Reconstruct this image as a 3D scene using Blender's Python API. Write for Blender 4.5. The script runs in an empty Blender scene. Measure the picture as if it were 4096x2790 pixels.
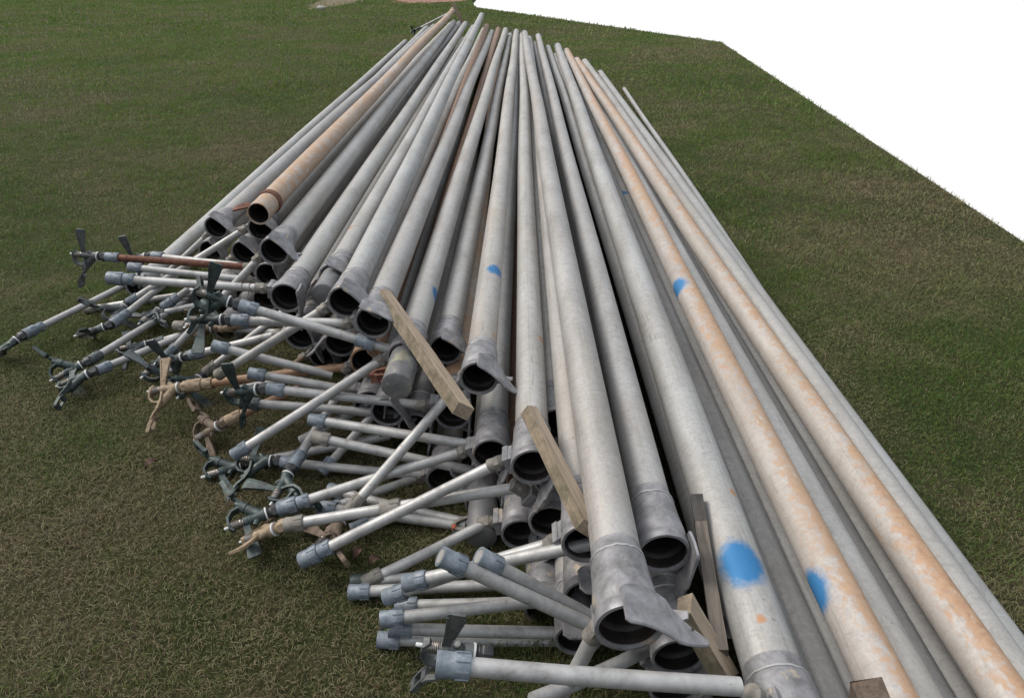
import bpy, bmesh, math, random
import numpy as np
from mathutils import Vector, Matrix
R = math.radians
S = bpy.context.scene
COL = S.collection
# ------------------------------------------------------------ camera
cam = bpy.data.cameras.new('camera'); cam.lens = 24.0; cam.sensor_width = 36.0
cam.clip_start = 0.02; cam.clip_end = 2000
camo = bpy.data.objects.new('camera', cam); COL.objects.link(camo)
camo.location = (0, 0, 1.667); camo.rotation_euler = (R(90 - 29.806), 0, 0)
S.camera = camo
# ------------------------------------------------------------ world: overcast sky, white below the brow of the lawn
w = bpy.data.worlds.new('World'); S.world = w; w.use_nodes = True
nt = w.node_tree; nt.nodes.clear()
sky = nt.nodes.new('ShaderNodeTexSky'); sky.sky_type = 'NISHITA'; sky.sun_disc = False
sky.sun_elevation = R(47); sky.sun_rotation = R(-68); sky.dust_density = 6; sky.air_density = 1.0
bg = nt.nodes.new('ShaderNodeBackground'); bg.inputs[1].default_value = 0.05
bg2 = nt.nodes.new('ShaderNodeBackground'); bg2.inputs[0].default_value = (.93, .97, 1, 1); bg2.inputs[1].default_value = 0.5
add = nt.nodes.new('ShaderNodeAddShader')
bg3 = nt.nodes.new('ShaderNodeBackground'); bg3.inputs[0].default_value = (1, 1, 1, 1); bg3.inputs[1].default_value = 0.74
tc = nt.nodes.new('ShaderNodeTexCoord'); sx = nt.nodes.new('ShaderNodeSeparateXYZ')
mr = nt.nodes.new('ShaderNodeMapRange'); mr.inputs['From Min'].default_value = -0.02; mr.inputs['From Max'].default_value = 0.0
mx = nt.nodes.new('ShaderNodeMixShader'); ow = nt.nodes.new('ShaderNodeOutputWorld')
L = nt.links.new
zr = nt.nodes.new('ShaderNodeMapRange'); zr.inputs['From Min'].default_value = 0.0; zr.inputs['From Max'].default_value = 1.0; zr.inputs['To Min'].default_value = 0.0; zr.inputs['To Max'].default_value = 0.92
L(sx.outputs['Z'], zr.inputs['Value']); L(zr.outputs[0], bg2.inputs[1])   # overcast sky: zenith brighter than horizon
L(sky.outputs[0], bg.inputs[0]); L(bg.outputs[0], add.inputs[0]); L(bg2.outputs[0], add.inputs[1])
L(tc.outputs['Generated'], sx.inputs[0]); L(sx.outputs['Z'], mr.inputs['Value']); L(mr.outputs[0], mx.inputs[0])
L(bg3.outputs[0], mx.inputs[1]); L(add.outputs[0], mx.inputs[2]); L(mx.outputs[0], ow.inputs[0])
# ------------------------------------------------------------ sun behind cloud
sl = bpy.data.lights.new('sun', 'SUN'); sl.energy = 1.5; sl.angle = R(24); sl.color = (1, .96, .9)
so = bpy.data.objects.new('sun', sl); COL.objects.link(so)
so.rotation_euler = (R(43), 0, R(68) + math.pi)
S.view_settings.view_transform = 'Standard'; S.view_settings.look = 'None'
S.view_settings.exposure = 0.55; S.view_settings.gamma = 1.0; S.view_settings.use_curve_mapping = False
random.seed(7); rng = np.random.default_rng(11)
PIPES = [
 ('P1', (-2.054, 3.412, 0.099), (-2.266, 15.817, 0.111), 0.051),
 ('F2', (-1.652, 3.508, 0.272), (-1.813, 15.947, 0.375), 0.051),
 ('P2', (-1.602, 3.531, 0.4), (-1.656, 15.931, 0.4), 0.051),
 ('P3', (-1.133, 2.943, 0.675), (-1.192, 15.365, 0.734), 0.051),
 ('N3', (-1.282, 3.317, 0.47), (-1.282, 15.717, 0.45), 0.051),
 ('N4', (-1.349, 3.22, 0.38), (-1.349, 15.62, 0.3), 0.051),
 ('N5', (-1.023, 2.753, 0.572), (-1.156, 14.982, 0.548), 0.051),
 ('N6', (-1.196, 3.079, 0.319), (-1.093, 15.705, 0.479), 0.051),
 ('N7', (-0.895, 2.442, 0.499), (-0.921, 14.848, 0.531), 0.051),
 ('N8', (-0.751, 2.646, 0.497), (-0.781, 15.063, 0.451), 0.051),
 ('N9', (-0.596, 2.197, 0.599), (-0.587, 14.604, 0.698), 0.051),
 ('N10', (-0.487, 2.115, 0.561), (-0.388, 14.353, 0.426), 0.051),
 ('L8', (-0.684, 2.367, 0.339), (-0.561, 14.906, 0.418), 0.051),
 ('L9', (-0.556, 2.236, 0.326), (-0.493, 14.713, 0.497), 0.051),
 ('N11', (-0.372, 2.046, 0.46), (-0.125, 14.445, 0.453), 0.051),
 ('L11', (-0.457, 2.06, 0.217), (-0.266, 14.51, 0.456), 0.051),
 ('N12', (-0.257, 2.272, 0.36), (-0.039, 14.67, 0.34), 0.051),
 ('N13', (-0.109, 1.893, 0.47), (0.081, 14.242, 0.444), 0.051),
 ('N14', (-0.067, 1.752, 0.266), (0.136, 13.982, 0.368), 0.051),
 ('L17', (0.112, 1.49, 0.225), (0.157, 14.621, 0.273), 0.051),
 ('N15', (0.059, 1.505, 0.419), (0.192, 13.708, 0.436), 0.051),
 ('L15b', (0.145, 1.82, 0.336), (0.248, 14.247, 0.322), 0.051),
 ('L19', (0.183, 1.204, 0.431), (0.311, 13.446, 0.398), 0.051),
 ('N17', (0.229, 0.886, 0.531), (0.222, 13.022, 0.521), 0.051),
 ('N18', (0.36, 1.163, 0.44), (0.476, 13.556, 0.429), 0.051),
 ('L23', (0.386, 1.017, 0.26), (0.406, 13.413, 0.314), 0.051),
 ('N20', (0.549, 0.943, 0.252), (0.647, 13.343, 0.259), 0.051),
 ('N21', (0.539, 0.704, 0.381), (0.801, 13.011, 0.314), 0.0635),
 ('A', (0.732, 0.523, 0.164), (0.806, 12.923, 0.138), 0.051),
 ('A2', (0.637, 0.096, 0.214), (0.736, 12.496, 0.216), 0.051),
 ('B', (0.817, 0.346, 0.103), (0.909, 12.745, 0.127), 0.051),
 ('O1', (0.743, -0.285, 0.389), (0.896, 12.114, 0.34), 0.051),
 ('C', (0.885, -0.147, 0.255), (0.985, 12.252, 0.206), 0.051),
 ('D', (1.006, -0.132, 0.117), (1.052, 12.267, 0.138), 0.051),
 ('E', (1.103, -0.217, 0.06), (1.174, 12.183, 0.06), 0.051),
 ('O2', (1.123, -1.482, 0.221), (0.964, 10.916, 0.338), 0.051),
 ('G1', (1.205, -0.83, 0.167), (1.145, 11.57, 0.24), 0.051),
 ('G2', (1.286, -1.332, 0.09), (1.339, 11.067, 0.14), 0.051),
 ('F28', (1.239, -2.042, 0.027), (1.61, 10.352, 0.03), 0.027),
 ('L4', (-1.211, 3.024, 0.21), (-1.211, 15.424, 0.21), 0.051),
 ('L5', (-1.427, 2.993, 0.06), (-1.427, 15.393, 0.06), 0.051),
 ('L6', (-1.542, 3.272, 0.12), (-1.543, 15.672, 0.12), 0.051),
 ('L7', (-0.862, 2.436, 0.33), (-0.862, 14.836, 0.33), 0.051),
 ('L10', (-0.538, 2.138, 0.197), (-0.541, 14.538, 0.2), 0.051),
 ('L12', (-0.361, 2.059, 0.15), (-0.361, 14.459, 0.15), 0.051),
 ('L13', (-0.212, 1.998, 0.25), (-0.212, 14.398, 0.25), 0.051),
 ('L15', (-0.242, 1.869, 0.06), (-0.242, 14.269, 0.06), 0.051),
 ('L16', (-0.098, 1.756, 0.055), (-0.098, 14.156, 0.055), 0.051),
 ('L18', (0.029, 1.543, 0.121), (0.116, 14.309, 0.184), 0.051),
 ('L20', (0.199, 1.238, 0.202), (0.332, 13.638, 0.225), 0.051),
 ('L21', (0.098, 1.323, 0.049), (0.131, 13.723, 0.051), 0.051),
 ('L22', (0.176, 1.182, 0.105), (0.268, 13.582, 0.117), 0.051),
 ('L24', (0.404, 1.05, 0.09), (0.404, 13.45, 0.09), 0.051),
 ('L25', (-1.6487, 3.2895, 0.06), (-1.6487, 15.6895, 0.06), 0.051),
 ('L26', (-0.8582, 2.6672, 0.1), (-0.8582, 15.0672, 0.1), 0.051),
 ('L27', (-0.9914, 2.7673, 0.22), (-0.9914, 15.1673, 0.22), 0.051),
]
RISERS = [
 ('N6', (-1.305, 3.154, 0.3286), (-2.0059, 3.154, 0.3841), 'rust', 'zinc', 's', ((-0.9948, 0.0, 0.1015), (-0.1015, -0.0349, -0.9942), 'bronze_grey')),
 ('L4', (-1.2953, 3.099, 0.2835), (-1.8751, 3.099, 0.3541), 'alu', 'zinc', 's', None),
 ('N7', (-1.0049, 2.517, 0.5074), (-1.5889, 2.517, 0.551), 'alu', 'zinc', 'd', None),
 ('P1', (-2.1266, 3.4045, 0.0849), (-2.3263, 2.8955, 0.1), 'alu', 'zinc', 'd', ((-0.4647, -0.8529, -0.2378), (-0.7394, 0.5216, -0.4258), 'bronze')),
 ('L6', (-1.6509, 3.3398, 0.1059), (-2.2956, 3.2929, 0.024), 'alu', 'tanc', 's', None),
 ('N3', (-1.3819, 3.392, 0.4431), (-2.0115, 3.2255, 0.1), 'alu', 'zinc', 's', ((-0.1968, -0.9598, -0.2), (-0.7094, -0.0014, 0.7048), 'bronze_grey')),
 ('F2', (-1.7239, 3.5109, 0.2294), (-1.9662, 3.0155, 0.1), 'alu', 'zinc', 'd', ((-0.8895, -0.4347, -0.1405), (-0.3054, 0.7946, -0.5247), 'bronze_grey')),
 ('N4', (-1.4815, 3.295, 0.2948), (-1.7955, 3.2077, 0.1), 'alu', 'zinc', 'd', ((-0.3442, -0.9343, -0.0934), (0.9298, -0.3529, 0.1041), 'dark')),
 ('L25', (-1.7025, 3.2687, 0.054), (-1.8933, 2.6296, 0.1), 'alu', 'dark', 's', ((-0.7595, -0.6035, -0.243), (-0.5988, 0.5026, 0.6235), 'bronze')),
 ('L5', (-1.5115, 2.9979, 0.0533), (-1.8157, 2.5442, 0.1), 'alu', 'zinc', 's', ((-0.8954, -0.3825, -0.228), (0.4065, -0.9111, -0.0679), 'bronze')),
 ('N5', (-1.1358, 2.828, 0.5013), (-1.564, 2.6784, 0.1), 'alu', 'zinc', 's', ((-0.3022, -0.9452, -0.1233), (0.8277, -0.196, -0.5259), 'dark')),
 ('L7', (-0.9685, 2.511, 0.3023), (-1.3693, 2.511, 0.1979), 'alu', 'zinc', 's', ((-0.9661, 0.0, -0.258), (0.2454, 0.309, -0.9188), 'dark')),
 ('N8', (-0.8397, 2.7115, 0.4321), (-1.3351, 2.5255, 0.1), 'alu', 'tanc', 's', ((-0.3661, -0.9158, -0.165), (-0.6669, 0.1345, 0.733), 'bronze')),
 ('N10', (-0.5761, 2.19, 0.527), (-1.0085, 2.19, 0.532), 'alu', 'zinc', 's', ((-0.9998, 0.0, 0.0199), (0.0117, 0.809, 0.5877), 'bronze')),
 ('P2', (-1.6878, 3.5981, 0.3312), (-2.0693, 3.5582, 0.024), 'alu', 'zinc', 's', None),
 ('N9', (-0.689, 2.272, 0.5409), (-1.1544, 2.272, 0.2469), 'alu', 'tanc', 's', None),
 ('L9', (-0.6407, 2.311, 0.2668), (-1.2749, 2.311, 0.1752), 'orange', 'tan', 'd', ((-0.9885, 0.0, -0.1511), (0.1011, -0.7431, -0.6614), 'tan')),
 ('L10', (-0.6457, 2.213, 0.2194), (-1.0032, 2.213, 0.2939), 'alu', 'zinc', 's', None),
 ('L13', (-0.3286, 2.073, 0.2415), (-0.8863, 2.073, 0.3148), 'alu', 'zinc', 's', ((-0.9941, 0.0, -0.1081), (0.1064, 0.1736, -0.979), 'bronze')),
 ('N11', (-0.4915, 2.121, 0.3946), (-0.993, 1.921, 0.1297), 'alu', 'zinc', 's', None),
 ('L8', (-0.625, 2.442, 0.28), (-0.7792, 1.8964, 0.1), 'alu', 'zinc', 's', ((-0.1902, -0.968, -0.1638), (0.9812, -0.1928, 0.0), 'bronze')),
 ('N12', (-0.3275, 2.2839, 0.3055), (-0.7013, 1.9528, 0.024), 'alu', 'zinc', 's', None),
 ('N13', (-0.1818, 1.9327, 0.3964), (-0.5324, 1.6693, 0.1), 'alu', 'tanc', 's', ((-0.5547, -0.7861, -0.2728), (0.7285, -0.6172, 0.2973), 'brown')),
 ('L12', (-0.4705, 2.134, 0.1602), (-1.0143, 2.134, 0.211), 'alu', 'dark', 's', None),
 ('N14', (-0.1714, 1.827, 0.2167), (-0.7388, 1.6927, 0.1), 'alu', 'zinc', 'd', ((-0.9095, -0.3962, -0.1255), (-0.4154, 0.8564, 0.3066), 'bronze')),
 ('L15', (-0.3333, 1.944, 0.0137), (-0.648, 1.7503, 0.024), 'alu', 'zinc', 's', None),
 ('N15', (-0.0354, 1.58, 0.3756), (-0.6107, 1.48, 0.0962), 'alu', 'zinc', 'd', None),
 ('L17', (0.0015, 1.565, 0.3072), (-0.7017, 1.565, 0.1421), 'alu', 'tanc', 'm', ((-0.9051, 0.0, -0.4251), (0.1864, 0.8988, -0.3968), 'tan')),
 ('L16', (-0.2005, 1.7918, 0.0472), (-0.5333, 1.6621, 0.024), 'alu', 'zinc', 's', None),
 ('L18', (-0.0719, 1.581, 0.1004), (-0.4516, 1.4406, 0.024), 'alu', 'tanc', 's', None),
 ('L19', (0.1293, 1.279, 0.381), (-0.3456, 1.279, 0.1536), 'alu', 'zinc', 's', None),
 ('N18', (0.3107, 1.238, 0.4264), (-0.2802, 1.238, 0.2551), 'alu', 'zinc', 's', None),
 ('L20', (0.1683, 1.313, 0.1376), (-0.329, 1.313, 0.0784), 'alu', 'zinc', 's', None),
 ('L22', (0.1556, 1.257, 0.0081), (-0.3736, 1.245, 0.024), 'alu', 'zinc', 's', None),
 ('L23', (0.1976, 1.092, 0.2716), (-0.16, 1.092, 0.5096), 'alu', 'zinc', 's', None),
 ('L24', (0.269, 1.125, 0.2079), (-0.0775, 1.125, 0.4746), 'alu', 'zinc', 's', None),
 ('N17', (0.1774, 0.961, 0.4255), (0.1136, 0.961, 0.2074), 'alu', 'zinc', 'x', None),
 ('N21', (0.418, 0.779, 0.5077), (-0.1357, 0.779, 0.573), 'alu', 'zinc', 's', None),
 ('L26', (-0.9469, 2.689, 0.0624), (-1.0408, 2.6287, 0.024), 'rust2', 'rust2', 'x', None),
 ('L27', (-1.0997, 2.8423, 0.2007), (-1.3764, 2.8423, 0.1515), 'orange', 'tan', 's', ((-0.9997, 0.0, 0.0237), (-0.0217, 0.4067, -0.9133), 'brown')),
]
LOOSESPR = ((-0.051, 1.02, 0.2653), (-0.9734, 0.0, 0.2293), (-0.2288, 0.0698, -0.971))
FARRISER = ((-1.2828, 15.265, 0.6926), (-1.9089, 15.265, 0.4115), (-0.9417, 0.0, -0.3366), (0.2501, 0.6691, -0.6998))
LOOSE = [
 ('riser pipe with a coupling at its middle, carrying the sprinkler whose paddle points up', (-0.4036, 2.13, 0.4334), (-0.9518, 2.15, 0.6118), 'alu', 'zinc', 'M', ((-0.9347, 0.0, 0.3555), (-0.3553, 0.0349, -0.9341), 'bronze')),
 ('riser pipe just under the rust-brown riser, its dull sprinkler half hidden', (-1.3686, 3.25, 0.2971), (-1.8847, 3.35, 0.3114), 'alu', 'zinc', 's', ((-0.9886, 0.0, -0.1505), (0.1491, 0.1392, -0.979), 'bronze_grey')),
 ('shaded riser pipe with grey coupling just under the ochre riser', (-0.7123, 2.3, 0.2294), (-1.1587, 2.3, 0.3662), 'alu', 'zinc', 's', None),
 ('short ochre riser pipe low in the grass with fallen brown sprinkler', (-0.8319, 2.25, 0.2029), (-1.1038, 2.15, 0.1127), 'orange', 'tan', 's', ((-0.8503, 0.0, -0.5263), (-0.3383, 0.766, 0.5466), 'brown')),
 ('riser pipe with grey coupling, upper of the two parallel ones below the big plug', (-0.1355, 1.87, 0.2172), (-0.7242, 2.0, 0.2321), 'alu', 'zinc', 's', None),
 ('riser pipe with brown-grey coupling, lower of the two parallel ones below the big plug', (-0.128, 1.84, 0.1256), (-0.6975, 1.92, 0.2146), 'alu', 'tanc', 's', None),
 ('riser pipe close to the ground with green sprinkler beside an open blue coupling', (-0.3187, 1.9412, 0.022), (-0.8512, 1.98, 0.0545), 'alu', 'zinc', 's', ((-0.9961, 0.0, 0.0883), (-0.0387, -0.8988, -0.4367), 'bronze')),
 ('riser pipe lying lowest in the grass behind the green sprinklers', (-0.4704, 2.12, 0.0693), (-0.9836, 2.0126, 0.022), 'alu', 'zinc', 'x', ((-0.841, -0.5392, 0.0443), (-0.5202, 0.8284, 0.2077), 'bronze')),
 ('dull riser pipe with dark grey coupling between two long crossing risers', (-0.1567, 1.6825, 0.022), (-0.6554, 1.74, 0.0562), 'alu', 'zinc', 's', None),
 ('low riser pipe with grey end behind the big double blue coupling', (-0.1408, 1.6964, 0.022), (-0.6481, 1.85, 0.0366), 'alu', 'zinc', 's', None),
 ('lowest but one riser pipe of the front fan, grey coupling on the grass', (0.1133, 1.42, 0.0507), (-0.4837, 1.4, 0.0331), 'alu', 'zinc', 's', None),
 ('riser pipe with blue-grey coupling between two others near the front couplers', (0.1949, 1.3, 0.1378), (-0.3516, 1.22, 0.1371), 'alu', 'zinc', 's', None),
 ('thin riser pipe in the grass showing only its dull green end', (-0.1526, 1.484, 0.022), (-0.4899, 1.4491, 0.022), 'alu', 'bronze', 's', None),
 ('riser pipe with dark coupling in the left tangle, below the two long pale ones', (-1.4696, 3.25, 0.1158), (-1.8719, 3.15, 0.0607), 'alu', 'dark', 'd', None),
 ('short riser pipe with black sprinkler deep in the left tangle', (-1.4495, 2.95, 0.1107), (-1.763, 2.9285, 0.022), 'alu', 'dark', 's', ((-0.8382, -0.5394, 0.0802), (0.5153, -0.8316, -0.2072), 'dark')),
 ('dull riser pipe crossing under the upright sprinkler arms at left', (-1.0814, 2.8, 0.1503), (-1.6447, 2.95, 0.1107), 'alu', 'tanc', 's', None),
 ('riser pipe without coupling running under the ochre riser', (-0.7231, 2.35, 0.2338), (-1.2104, 2.5, 0.0272), 'alu', 'zinc', 'x', None),
 ('dull riser pipe without coupling steep behind the longest diagonal riser', (-0.5314, 2.2, 0.1777), (-0.8135, 2.1, 0.0605), 'alu', 'zinc', 'x', None),
 ('riser pipe in the grass just behind the lowest horizontal riser', (0.1398, 1.25, 0.0458), (-0.3367, 1.24, 0.0774), 'alu', 'zinc', 's', None),
 ('riser pipe at the bottom edge propped diagonally under the nearest coupler', (0.348, 1.12, 0.1572), (0.0441, 0.9, 0.28), 'alu', 'zinc', 'x', None),
]
SPOT = [
 ('N21', (-0.0412, 0.0483, 0.6915), 0.016),
 ('N21', (0.0121, 0.0623, 0.2781), 0.014),
 ('N13', (-0.0419, 0.029, 0.2457), 0.012),
 ('N8', (0.0282, 0.0425, 0.4946), 0.02),
 ('N15', (-0.0418, 0.0292, 0.6907), 0.02),
]
BLUE = [
 ('N21', (0.0098, 0.0627, 0.4373), 0.072),
 ('O1', (0.0474, 0.0188, 3.0513), 0.066),
 ('O1', (0.0509, -0.0027, 1.3852), 0.06),
 ('N11', (-0.051, -0.0005, 0.4975), 0.05),
 ('N13', (-0.0282, 0.0425, 0.8061), 0.05),
 ('B', (0.0313, 0.0403, 4.6152), 0.05),
 ('L23', (0.0505, -0.0074, 7.1007), 0.06),
]
PLANKS = [
 ((-0.4673, 2.2566, 0.6), (-0.1396, 1.5851, 0.56)),
 ((0.0501, 1.6075, 0.54), (0.1751, 1.1683, 0.52)),
 ((0.3774, 1.0095, 0.44), (0.4574, 0.9245, 0.33)),
 ((0.4877, 1.3694, 0.43), (0.45, 0.9499, 0.37)),
 ((0.6494, 0.7707, 0.52), (0.6763, 0.7717, 0.4)),
 ((-1.1499, 14.9, 0.8975), (-0.9774, 14.9, 0.5447)),
]
LAWN = [
 (-3.109, 54.033),
 (-1.842, 34.626),
 (-1.436, 29.594),
 (4.757, 16.941),
 (3.463, 4.398),
 (3.354, 3.734),
]
# ------------------------------------------------------------ node helpers
def newmat(name):
    m = bpy.data.materials.new(name); m.use_nodes = True; t = m.node_tree
    b = t.nodes['Principled BSDF']; return m, t, b
def nd(t, ty, **k):
    n = t.nodes.new(ty)
    for a, v in k.items(): setattr(n, a, v)
    return n
def noise(t, vec, scale, detail=4, rough=.6, dist=0.0):
    n = nd(t, 'ShaderNodeTexNoise'); n.inputs['Scale'].default_value = scale; n.inputs['Detail'].default_value = detail
    n.inputs['Roughness'].default_value = rough; n.inputs['Distortion'].default_value = dist
    if vec is not None: t.links.new(vec, n.inputs['Vector'])
    return n.outputs['Fac']
def ramp(t, fac, stops):
    r = nd(t, 'ShaderNodeValToRGB'); e = r.color_ramp.elements
    while len(e) < len(stops): e.new(.5)
    for q, (p, c) in zip(e, stops): q.position = p; q.color = (c[0], c[1], c[2], 1) if not isinstance(c, (int, float)) else (c, c, c, 1)
    t.links.new(fac, r.inputs[0]); return r.outputs[0]
def mix(t, fac, a, b, mode='MIX'):
    m = nd(t, 'ShaderNodeMix', data_type='RGBA', blend_type=mode)
    for s, v in ((m.inputs[0], fac), (m.inputs[6], a), (m.inputs[7], b)):
        if isinstance(v, (int, float)): s.default_value = v
        elif isinstance(v, tuple): s.default_value = (v[0], v[1], v[2], 1)
        else: t.links.new(v, s)
    return m.outputs[2]
def math_(t, op, a, b=None):
    m = nd(t, 'ShaderNodeMath', operation=op)
    for i, v in enumerate((a, b)):
        if v is None: continue
        if isinstance(v, (int, float)): m.inputs[i].default_value = v
        else: t.links.new(v, m.inputs[i])
    return m.outputs[0]
def mapping(t, vec, sc=(1, 1, 1), rot=(0, 0, 0)):
    m = nd(t, 'ShaderNodeMapping'); m.inputs['Scale'].default_value = sc; m.inputs['Rotation'].default_value = rot
    t.links.new(vec, m.inputs['Vector']); return m.outputs[0]
def bump(t, b, h, strength=.3, dist=.002):
    n = nd(t, 'ShaderNodeBump'); n.inputs['Strength'].default_value = strength; n.inputs['Distance'].default_value = dist
    t.links.new(h, n.inputs['Height']); t.links.new(n.outputs[0], b.inputs['Normal'])
def objvec(t):
    """object coordinates shifted by a random amount for every object"""
    c = nd(t, 'ShaderNodeTexCoord'); o = nd(t, 'ShaderNodeObjectInfo'); m = math_(t, 'MULTIPLY', o.outputs['Random'], 37.0)
    a = nd(t, 'ShaderNodeVectorMath', operation='ADD'); t.links.new(c.outputs['Object'], a.inputs[0]); t.links.new(m, a.inputs[1])
    return c.outputs['Object'], a.outputs[0], o.outputs['Random']

def pipe_mat(name, kind, blues=(), spots=()):
    m, t, b = newmat(name); raw, v, rnd = objvec(t)
    st = mapping(t, v, (9, 9, 2.2)); sw = mapping(t, v, (22, 22, 26), (R(35), R(12), 0))
    n1 = noise(t, st, 1.0, 6, .62, .4); n2 = noise(t, sw, 1.0, 5, .7, 1.2); n3 = noise(t, v, 70, 4, .6)
    n4 = noise(t, mapping(t, v, (2, 2, .8)), 1.6, 3, .5)
    base = ramp(t, n1, [(.28, (.36, .352, .34)), (.48, (.46, .455, .448)), (.60, (.50, .50, .497)), (.78, (.57, .57, .56))])
    fine = ramp(t, n2, [(.32, .80), (.52, 1.0), (.70, 1.07)])
    col = mix(t, .75, base, fine, 'MULTIPLY')
    gr_ = noise(t, mapping(t, v, (160, 160, 110)), 1.0, 3, .7); col = mix(t, 1.0, col, ramp(t, gr_, [(.3, .88), (.7, 1.08)]), 'MULTIPLY')
    tone = ramp(t, rnd, [(0, (.84, .85, .88)), (.35, (1.03, 1.01, .98)), (.7, (.96, .985, 1.0)), (1, (1.10, 1.09, 1.07))])
    col = mix(t, 1.0, col, tone, 'MULTIPLY')
    warm = ramp(t, n4, [(.52, 0.0), (.74, .38)])
    col = mix(t, warm, col, (.42, .36, .29))
    gs = noise(t, mapping(t, v, (46, 46, 1.6)), 1.0, 4, .65); col = mix(t, ramp(t, gs, [(.58, 0.0), (.76, .45)]), col, (.26, .235, .19))   # grime streaks
    bs_ = noise(t, mapping(t, v, (10, 10, 120), (R(18), 0, 0)), 1.0, 3, .7); col = mix(t, ramp(t, bs_, [(.60, 0.0), (.72, .35)]), col, (.62, .62, .61))
    # dark scuffs and pale scratches along the pipe
    sc = noise(t, mapping(t, v, (90, 90, 5), (R(4), R(3), 0)), 1.0, 3, .6)
    col = mix(t, ramp(t, sc, [(.29, .5), (.33, 0.0)]), col, (.16, .16, .165))
    sp = noise(t, mapping(t, v, (60, 60, 60)), 1.0, 2, .5)
    col = mix(t, ramp(t, sp, [(.72, 0.0), (.76, .6)]), col, (.18, .15, .12))
    sg = nd(t, 'ShaderNodeSeparateXYZ'); t.links.new(raw, sg.inputs[0])
    an = math_(t, 'ARCTAN2', sg.outputs[1], sg.outputs[0]); a0 = math_(t, 'ADD', math_(t, 'MULTIPLY', rnd, 3.6), -.3)
    an = math_(t, 'ABSOLUTE', math_(t, 'ADD', math_(t, 'SUBTRACT', an, a0), math_(t, 'MULTIPLY', noise(t, mapping(t, v, (1, 1, 3)), 2.0, 3, .6), .05)))
    col = mix(t, math_(t, 'MULTIPLY', ramp(t, an, [(.0, 1.0), (.030, 0.0)]), ramp(t, n1, [(.4, .55), (.6, .15)])), col, (.14, .13, .12))   # welded seam
    rough = .50; metal = .32
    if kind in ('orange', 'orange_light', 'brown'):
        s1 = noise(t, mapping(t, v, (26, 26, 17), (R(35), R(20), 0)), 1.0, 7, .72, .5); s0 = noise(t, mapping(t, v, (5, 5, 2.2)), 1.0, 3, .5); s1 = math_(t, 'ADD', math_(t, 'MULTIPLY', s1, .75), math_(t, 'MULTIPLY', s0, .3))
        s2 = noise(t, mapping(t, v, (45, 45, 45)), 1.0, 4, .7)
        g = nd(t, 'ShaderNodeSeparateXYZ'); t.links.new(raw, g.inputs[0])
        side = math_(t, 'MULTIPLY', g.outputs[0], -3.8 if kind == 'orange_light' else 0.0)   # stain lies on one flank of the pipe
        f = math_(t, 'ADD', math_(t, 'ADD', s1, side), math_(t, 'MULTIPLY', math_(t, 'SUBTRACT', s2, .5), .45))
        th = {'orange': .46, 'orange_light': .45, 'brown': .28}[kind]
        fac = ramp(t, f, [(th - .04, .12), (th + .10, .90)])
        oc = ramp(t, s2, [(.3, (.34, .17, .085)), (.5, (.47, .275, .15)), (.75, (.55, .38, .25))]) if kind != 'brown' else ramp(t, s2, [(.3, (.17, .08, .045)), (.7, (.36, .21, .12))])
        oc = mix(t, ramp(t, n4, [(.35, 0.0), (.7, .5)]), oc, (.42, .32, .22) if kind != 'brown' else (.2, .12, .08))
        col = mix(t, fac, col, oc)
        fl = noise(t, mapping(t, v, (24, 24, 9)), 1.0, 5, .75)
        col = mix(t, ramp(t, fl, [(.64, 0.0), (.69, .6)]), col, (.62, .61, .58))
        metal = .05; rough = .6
    for (p, s, pc) in [(p, s, (.003, .18, .45)) for p, s in blues] + [(p, s, (.50, .27, .14)) for p, s in spots]:
        d = nd(t, 'ShaderNodeVectorMath', operation='SUBTRACT'); t.links.new(raw, d.inputs[0]); d.inputs[1].default_value = p
        k = nd(t, 'ShaderNodeVectorMath', operation='MULTIPLY'); t.links.new(d.outputs[0], k.inputs[0]); k.inputs[1].default_value = (1.15, 1.15, .95)
        l = nd(t, 'ShaderNodeVectorMath', operation='LENGTH'); t.links.new(k.outputs[0], l.inputs[0])
        nn = noise(t, mapping(t, raw, (34, 34, 34)), 1.0, 7, .82)
        r = math_(t, 'ADD', l.outputs['Value'], math_(t, 'MULTIPLY', math_(t, 'SUBTRACT', nn, .5), s * (.95 if s > .055 else 1.9)))
        f = nd(t, 'ShaderNodeMapRange'); f.inputs['From Min'].default_value = s * .66; f.inputs['From Max'].default_value = s * 1.08
        f.inputs['To Min'].default_value = .93; f.inputs['To Max'].default_value = 0; t.links.new(r, f.inputs['Value'])
        col = mix(t, f.outputs[0], col, pc)
    col = mix(t, 1.0, col, (.71, .70, .685), 'MULTIPLY')
    t.links.new(col, b.inputs['Base Color'])
    b.inputs['Metallic'].default_value = metal
    t.links.new(ramp(t, n2, [(.3, rough + .14), (.7, rough - .06)]), b.inputs['Roughness'])
    bump(t, b, math_(t, 'ADD', math_(t, 'MULTIPLY', n3, .5), n1), .25, .0025)
    return m

def simple_mat(name, cols, metal=0.0, rough=.6, scale=40, stretch=(1, 1, 1), bs=.3, speck=None):
    m, t, b = newmat(name); raw, v, rnd = objvec(t); vv = mapping(t, v, stretch)
    n = noise(t, vv, scale, 6, .68, .3)
    cols = [tuple(.76 * q for q in c) for c in cols]
    k = len(cols); col = ramp(t, n, [(.28 + .44 * i / max(1, k - 1), c) for i, c in enumerate(cols)])
    if speck:
        s = noise(t, v, speck[1], 3, .6); col = mix(t, ramp(t, s, [(speck[2], 0.0), (speck[2] + .05, .8)]), col, speck[0])
    t.links.new(col, b.inputs['Base Color']); b.inputs['Metallic'].default_value = metal
    t.links.new(ramp(t, n, [(.3, min(1, rough + .1)), (.7, rough - .05)]), b.inputs['Roughness'])
    bump(t, b, n, bs, .0015); return m
M = {}
M['alu'] = pipe_mat('weathered_aluminium', 'alu')
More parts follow.
